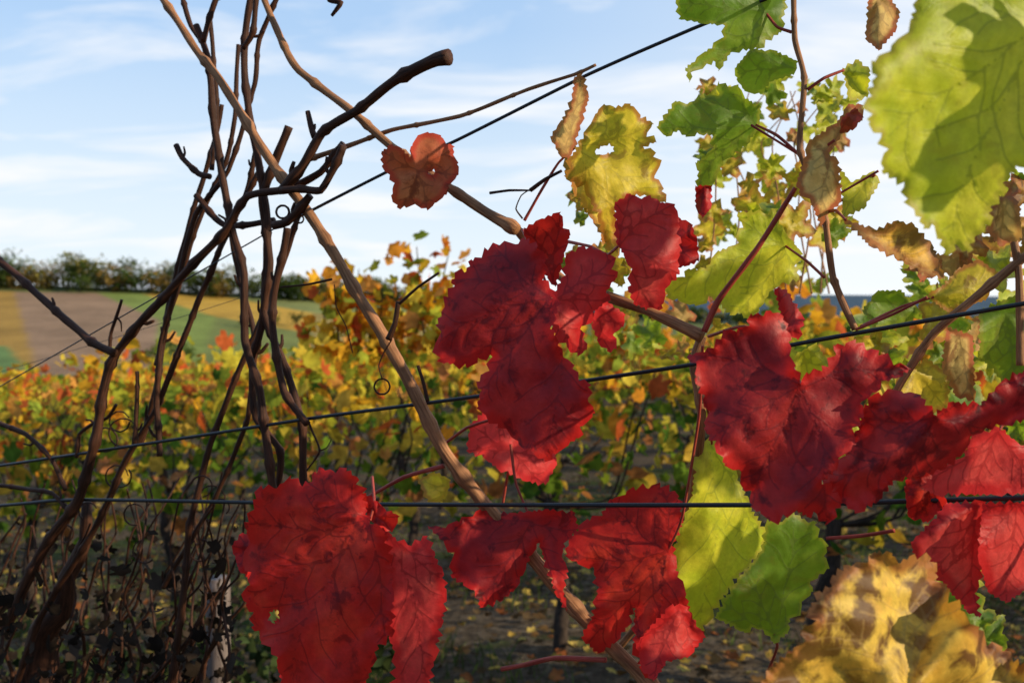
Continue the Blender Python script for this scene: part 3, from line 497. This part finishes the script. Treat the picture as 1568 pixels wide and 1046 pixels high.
# ------------------------------------------------------------------ leaf masses
def template(n):
    th=np.linspace(-math.pi,math.pi,n,endpoint=False)
    if n>=14:
        r=0.5*(0.72+0.30*np.abs(np.cos(th*2.5)))*np.where(np.abs(th)>2.9,0.4,1); r*=1+0.07*(-1)**np.arange(n)
    else: r=np.full(n,0.5)*(1+0.25*(-1)**np.arange(n))
    return np.stack([r*np.cos(th),r*np.sin(th)],-1)
def mass(name,pos,size,col,n,mat,parent=None,flat=False,droop=0.9):
    m=len(pos); Tm=template(n); 
    nr=rng.normal(size=(m,3)); 
    if flat: nr=nr*0.25+[0,0,1]
    nr/=np.linalg.norm(nr,axis=1)[:,None]; a=rng.normal(size=(m,3))+np.array([0,0,-droop]); a-=nr*(a*nr).sum(1)[:,None]; a/=np.linalg.norm(a,axis=1)[:,None]; b_=np.cross(nr,a)
    s=size.reshape(-1,1,1); c_=rng.uniform(-.5,.5,(m,1,1)); r2=(Tm**2).sum(1)[None,:,None]
    x=Tm[None,:,0,None];y=Tm[None,:,1,None]
    V=pos[:,None]+s*(x*a[:,None]+y*b_[:,None]*rng.uniform(.6,1,(m,1,1))+nr[:,None]*(c_*r2*2+0.25*np.abs(y)))
    V=np.concatenate([pos[:,None],V],1); k=n+1
    f=np.stack([np.zeros(n,int),np.arange(1,n+1),np.r_[np.arange(2,n+1),1]],-1)
    F=(np.arange(m)[:,None,None]*k+f[None]).reshape(-1,3)
    me=raw_mesh(name,V.reshape(-1,3),F); cc=np.repeat(col,k,axis=0).reshape(m,k,3).copy(); cc[:,1:]*=rng.uniform(.8,1.1,(m,n,1)); cattr(me,'Col',cc.reshape(-1,3))
    return link(me,name,mat,parent)
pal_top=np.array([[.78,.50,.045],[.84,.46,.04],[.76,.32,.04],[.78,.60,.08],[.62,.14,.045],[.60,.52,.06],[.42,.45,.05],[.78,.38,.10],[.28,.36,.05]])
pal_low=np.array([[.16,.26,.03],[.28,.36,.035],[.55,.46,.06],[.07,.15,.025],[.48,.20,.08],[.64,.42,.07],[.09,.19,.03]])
rowdir=np.array([-0.894,0.447])
n=60; x=rng.uniform(.5,1.7,n); y=.97-.42*x+rng.uniform(-.08,.34,n); z=EYE+rng.uniform(-.45,.5,n); ok=(x>.515*y+.09); P=np.stack([x,y,z],-1)[ok]  # unseen leaves right of frame, added to shade the main leaves
cN=at(1460,170,.52); sdir=np.array([.885,-.254,.39]); up=np.array([0,0,1.])
P=np.vstack([P,[cN+sdir*.17+up*.022,cN+sdir*.19-up*.03,cN+sdir*.16+up*.075]]); n=len(P)  # extra unseen leaves added sunward of leaf N to cast shadows on it
sz=rng.uniform(.09,.15,n); sz[-3:]=[.07,.06,.05]
pr=np.array([[.45,.02,.02],[.3,.015,.02],[.2,.3,.04],[.6,.48,.07],[.1,.2,.03]])
mass('outer_foliage',P,sz,pr[rng.integers(0,5,n)],16,M['mass'],vine)
fixparent()
def cnoise(x,y,f):
    return np.sin(x*f+1.3*np.sin(y*f*.7))*np.sin(y*f*1.1+1.7*np.sin(x*f*.53)+.5)
def rowpts(y0,per_m,hmin,hmax,thick):
    s_lo=-(0.6*y0+3)/1.05; s_hi=(0.6*y0+3)/(0.894-0.6*0.447)
    n=int((s_hi-s_lo)*per_m); s=rng.uniform(s_lo,s_hi,n)
    x=s*rowdir[0]; y=y0+s*rowdir[1]
    top=hmax+0.14*np.sin(s*2.3+y0)+0.09*np.sin(s*6.1+2*y0)
    u=rng.beta(1.9,1.2,n); h=hmin+(top-hmin)*u; off=rng.normal(0,thick,n)
    x=x+off*0.447; y=y+off*0.894
    ok=y>2.0
    x,y,h,u,s=x[ok],y[ok],h[ok],u[ok],s[ok]
    dens=cnoise(s*1.0,h*2+y0,5.0)>-0.5; x,y,h,u,s=x[dens],y[dens],h[dens],u[dens],s[dens]
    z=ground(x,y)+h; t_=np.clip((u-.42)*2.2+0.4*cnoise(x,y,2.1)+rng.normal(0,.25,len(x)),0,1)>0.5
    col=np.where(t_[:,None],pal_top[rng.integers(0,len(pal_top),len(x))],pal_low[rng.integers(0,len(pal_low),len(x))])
    col=col*np.clip(.45+1.2*u,.3,1)[:,None]  # colour darkened toward the row base, painted canopy shade
    return np.stack([x,y,z],-1),col
def near_row(y0,per_m,nv,hm):
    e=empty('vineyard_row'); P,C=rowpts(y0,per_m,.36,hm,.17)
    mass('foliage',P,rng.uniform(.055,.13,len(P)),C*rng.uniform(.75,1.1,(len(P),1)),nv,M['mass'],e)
    T=Tubes()
    for s in np.arange(-(0.6*y0+3),(0.6*y0+3)*1.5,1.05):
        x=s*rowdir[0];y=y0+s*rowdir[1]
        if y<2: continue
        g=float(ground(x,y)); w=rng.uniform(-.05,.05,6)
        T.add([(x,y,g-.05),(x+w[0],y+w[1],g+.25),(x+w[2],y+w[3],g+.5),(x+w[4],y,g+.62)],[.035,.028,.026,.03],8,jit=.006)
        for q in range(9):
            a=rng.uniform(-.45,.45); l=rng.uniform(.5,.75); h0=rng.uniform(.5,.66); x1=x+a*rowdir[0];y1=y+a*rowdir[1]
            T.add([(x+w[4],y,g+.6),(x+.6*(x1-x),y+.6*(y1-y)+rng.uniform(-.05,.05),g+h0+.1),(x1+rng.uniform(-.1,.1),y1+rng.uniform(-.1,.1),g+h0+l*.6),(x1+rng.uniform(-.15,.15),y1,g+h0+l*rng.uniform(.8,1.0))],[.007,.005,.004,.002],5,step=.04)
    for h in (.55,.85,1.1):
        pts=[(s*rowdir[0],y0+s*rowdir[1],float(ground(s*rowdir[0],y0+s*rowdir[1]))+h) for s in np.linspace(-4,14,12)]; T.add(pts,.0012,4,step=.5)
    T.build('stems',M['trunk'],e)
near_row(4.1,260,16,1.30); near_row(6.0,215,14,1.33); near_row(7.9,170,14,1.35)
PP=[];CC=[];SS=[]
for r_,y0 in enumerate(np.arange(9.8,96,1.9)):
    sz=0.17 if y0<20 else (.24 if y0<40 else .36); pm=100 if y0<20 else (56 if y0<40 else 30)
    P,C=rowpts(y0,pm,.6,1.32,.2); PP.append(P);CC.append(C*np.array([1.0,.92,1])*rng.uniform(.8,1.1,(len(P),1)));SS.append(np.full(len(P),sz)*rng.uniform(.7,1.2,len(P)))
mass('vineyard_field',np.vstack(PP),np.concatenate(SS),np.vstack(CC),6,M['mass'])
shoots=empty('vine_shoots')
def shoot(px,py_top,d,n=28,pal=pal_top):
    base=at(px,540,d); top=at(px+rng.uniform(-20,20),py_top,d)
    T=Tubes(); T.add([base,(base+top)/2+rng.uniform(-.03,.03,3),top],[.005,.004,.002],5); T.build('shoot_stem',M['trunk'],shoots)
    t_=rng.uniform(0,1,n)[:,None]; P=base+(top-base)*t_+rng.normal(0,.05,(n,3))
    mass('shoot_leaves',P,rng.uniform(.05,.10,n),pal[rng.integers(0,len(pal),n)],14,M['mass'],shoots)
for px,py,n in [(550,412,60),(630,378,38),(668,386,50),(600,440,40),(480,450,36),(520,430,36),(690,470,30),(930,500,30),(1000,470,30),(655,430,40),(575,445,36)]: shoot(px,py,4.0,n)
n=700; px=rng.uniform(-60,370,n); py=1090-rng.beta(1.1,1.9,n)*300; dd=rng.uniform(1.1,2.2,n)
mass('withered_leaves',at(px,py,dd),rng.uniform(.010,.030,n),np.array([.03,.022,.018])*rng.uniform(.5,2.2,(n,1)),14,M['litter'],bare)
n=3200; y=rng.uniform(2.0,3.4,n); x=-rng.uniform(.12,.75,n)*y; P=np.stack([x,y,ground(x,y)+rng.beta(1,2,n)*.6],-1)
mass('weeds',P,rng.uniform(.03,.07,n),np.array([[.035,.05,.018]])*rng.uniform(.4,1.8,(n,1)),6,M['litter'])
n=5200; y=2.0+rng.beta(1,1.6,n)*9; x=rng.uniform(-.75,.75,n)*y; P=np.stack([x,y,ground(x,y)+.025+rng.uniform(0,.02,n)],-1)
pal=np.array([[.44,.30,.07],[.24,.13,.05],[.50,.36,.10],[.10,.06,.03],[.32,.11,.04],[.12,.08,.045]])
mass('fallen_leaves',P,rng.uniform(.03,.08,n),pal[rng.integers(0,6,n)],14,M['litter'],flat=True)
n=16000; y=1.6+rng.beta(1,1.6,n)*9; x=rng.uniform(-.75,.75,n)*y; keep=cnoise(x,y,2.3)>-.1; x=x[keep];y=y[keep]; n=len(x)
g=ground(x,y); h=rng.uniform(.03,.12,n); a=rng.uniform(0,6.28,n); w=.004; lean=rng.normal(0,.04,(n,2))
V=np.stack([np.stack([x-w*np.cos(a),y-w*np.sin(a),g],-1),np.stack([x+w*np.cos(a),y+w*np.sin(a),g],-1),np.stack([x+lean[:,0],y+lean[:,1],g+h],-1)],1).reshape(-1,3)
me=raw_mesh('grass',V,np.arange(3*n).reshape(-1,3)); cattr(me,'Col',np.repeat(np.array([.07,.10,.025])*rng.uniform(.6,1.7,(n,1)),3,axis=0)); link(me,'grass',M['litter'])
T=Tubes(); q=at(327,960,1.9); g=float(ground(q[0],q[1])); top=float(at(327,890,1.9)[2])
T.add([(q[0],q[1],g),(q[0]+.005,q[1],(g+top)/2),(q[0]+.01,q[1],top-.01),(q[0]+.01,q[1],top)],[.024,.023,.023,.019],12,mod=0)
m,nt=new_mat('pale_plastic'); p=N(nt,'ShaderNodeBsdfPrincipled',i_Roughness=0.6); nn=N(nt,'ShaderNodeTexNoise',i_Scale=20.0); L(nt,ramp(nt,nn.outputs[0],[(0.3,(.11,.08,.07)),(0.7,(.22,.17,.15))]),p.inputs['Base Color']); o=N(nt,'ShaderNodeOutputMaterial'); L(nt,p.outputs[0],o.inputs[0])
T.build('vine_guard_tube',m)
# ------------------------------------------------------------------ forest on the crest
PP=[];CC=[];SS=[]; TT=Tubes()
tp=np.array([[.07,.11,.03],[.09,.13,.035],[.12,.15,.045],[.19,.17,.05],[.26,.17,.05],[.055,.08,.03]])
def tree(x,y,hh,w,n=260,sz=1.3):
    g=float(ground(x,y)); nb=8; cs=np.stack([rng.normal(0,w*.30,nb),rng.normal(0,w*.3,nb),rng.uniform(.12,.82,nb)*hh],-1); k=rng.integers(0,nb,n)
    v=rng.normal(size=(n,3)); v/=np.linalg.norm(v,axis=1)[:,None]; P=cs[k]+v*(w*.34)*rng.uniform(.6,1.05,(n,1))*[1,1,.8]; P[:,2]=np.clip(P[:,2],.2,None)
    c0=tp[rng.integers(0,6)]; PP.append(P+[x,y,g]); CC.append(c0*rng.uniform(.6,1.35,(n,1))*(0.7+0.6*(P[:,2:3]/hh))); SS.append(rng.uniform(.7,1.3,n)*sz)  # crown colour lightened toward the top, painted sunlight
    TT.add([(x,y,g-.3),(x+.2,y,g+hh*.4),(x,y,g+hh*.7)],[.35,.25,.1],5,step=3)
for x in np.arange(-340,-20,6.0):
    f=np.interp(x,[-340,-190,-120,-20],[19,17,14,11])
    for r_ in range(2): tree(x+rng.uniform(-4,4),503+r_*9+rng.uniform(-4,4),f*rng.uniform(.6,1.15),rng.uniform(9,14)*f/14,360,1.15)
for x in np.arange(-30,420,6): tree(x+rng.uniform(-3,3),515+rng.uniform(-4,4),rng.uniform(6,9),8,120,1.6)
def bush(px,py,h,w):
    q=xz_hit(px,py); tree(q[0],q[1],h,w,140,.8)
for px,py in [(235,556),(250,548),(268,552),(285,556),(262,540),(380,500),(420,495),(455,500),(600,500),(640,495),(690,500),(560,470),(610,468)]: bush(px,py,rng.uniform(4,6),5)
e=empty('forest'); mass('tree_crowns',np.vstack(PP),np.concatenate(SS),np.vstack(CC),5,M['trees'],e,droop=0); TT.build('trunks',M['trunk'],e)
# ------------------------------------------------------------------ light
EL,AZ=math.radians(22),math.radians(106)
sd=Vector((math.sin(AZ)*math.cos(EL),math.cos(AZ)*math.cos(EL),math.sin(EL)))
sl=bpy.data.lights.new('sun','SUN'); sl.energy=5.0; sl.angle=math.radians(.5); sl.color=(1,.85,.60)
so=bpy.data.objects.new('sun',sl); scene.collection.objects.link(so); so.rotation_euler=sd.to_track_quat('Z','Y').to_euler(); so.location=(5,3,6)
w=bpy.data.worlds.new('World'); scene.world=w; w.use_nodes=True; nt=w.node_tree; nt.nodes.clear()
sky=N(nt,'ShaderNodeTexSky',sky_type='NISHITA',sun_disc=False,sun_elevation=EL,sun_rotation=AZ); sky.air_density=1.0; sky.dust_density=0.6; sky.ozone_density=1.5
tc=N(nt,'ShaderNodeTexCoord').outputs['Generated']; sp=N(nt,'ShaderNodeSeparateXYZ'); L(nt,tc,sp.inputs[0])
z=math_(nt,'ADD',math_(nt,'MAXIMUM',sp.outputs[2],0.0),0.16); cb=N(nt,'ShaderNodeCombineXYZ'); L(nt,math_(nt,'DIVIDE',sp.outputs[0],z),cb.inputs[0]); L(nt,math_(nt,'DIVIDE',sp.outputs[1],z),cb.inputs[1])
mp=N(nt,'ShaderNodeMapping'); mp.inputs['Scale'].default_value=(.9,1.6,1); mp.inputs['Rotation'].default_value=(0,0,.4); L(nt,cb.outputs[0],mp.inputs[0])
cn=N(nt,'ShaderNodeTexNoise',i_Scale=1.5,i_Detail=7.0,i_Roughness=0.52,i_Distortion=0.4); L(nt,mp.outputs[0],cn.inputs['Vector'])
cf=ramp(nt,cn.outputs[0],[(0.47,(0,0,0)),(0.66,(.9,)*3)])
c1=mixc(nt,.75,sky.outputs[0],(2.5,4.3,7.0))
fy=ramp(nt,sp.outputs[1],[(0.0,(.25,)*3),(0.5,(1,1,1))])
hz=mixc(nt,1.0,ramp(nt,sp.outputs[2],[(0.0,(.98,)*3),(0.10,(.66,)*3),(0.25,(.20,)*3),(0.5,(0.0,)*3)]),fy,'MULTIPLY')
c1=mixc(nt,hz,c1,(6.2,6.8,7.1))
rt=ramp(nt,sp.outputs[0],[(0.0,(0,0,0)),(0.5,(.7,)*3)]); rt=mixc(nt,1.0,rt,ramp(nt,sp.outputs[2],[(0.2,(1,1,1)),(0.6,(0,0,0))]),'MULTIPLY'); rt=mixc(nt,1.0,rt,fy,'MULTIPLY'); c1=mixc(nt,rt,c1,(7.0,7.1,7.2))
c1=mixc(nt,mixc(nt,1.0,cf,fy,'MULTIPLY'),c1,(6.8,6.9,7.1))
dk=ramp(nt,sp.outputs[1],[(0.0,(.62,.63,.66)),(0.45,(1,1,1))]); c1=mixc(nt,1.0,c1,dk,'MULTIPLY')  # unseen sky behind the camera dimmed, added to cut fill light
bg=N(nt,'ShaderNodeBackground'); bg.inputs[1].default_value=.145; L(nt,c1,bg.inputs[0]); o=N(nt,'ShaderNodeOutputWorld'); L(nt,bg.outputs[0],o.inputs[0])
scene.view_settings.view_transform='Standard'; scene.view_settings.look='None'; scene.view_settings.exposure=0
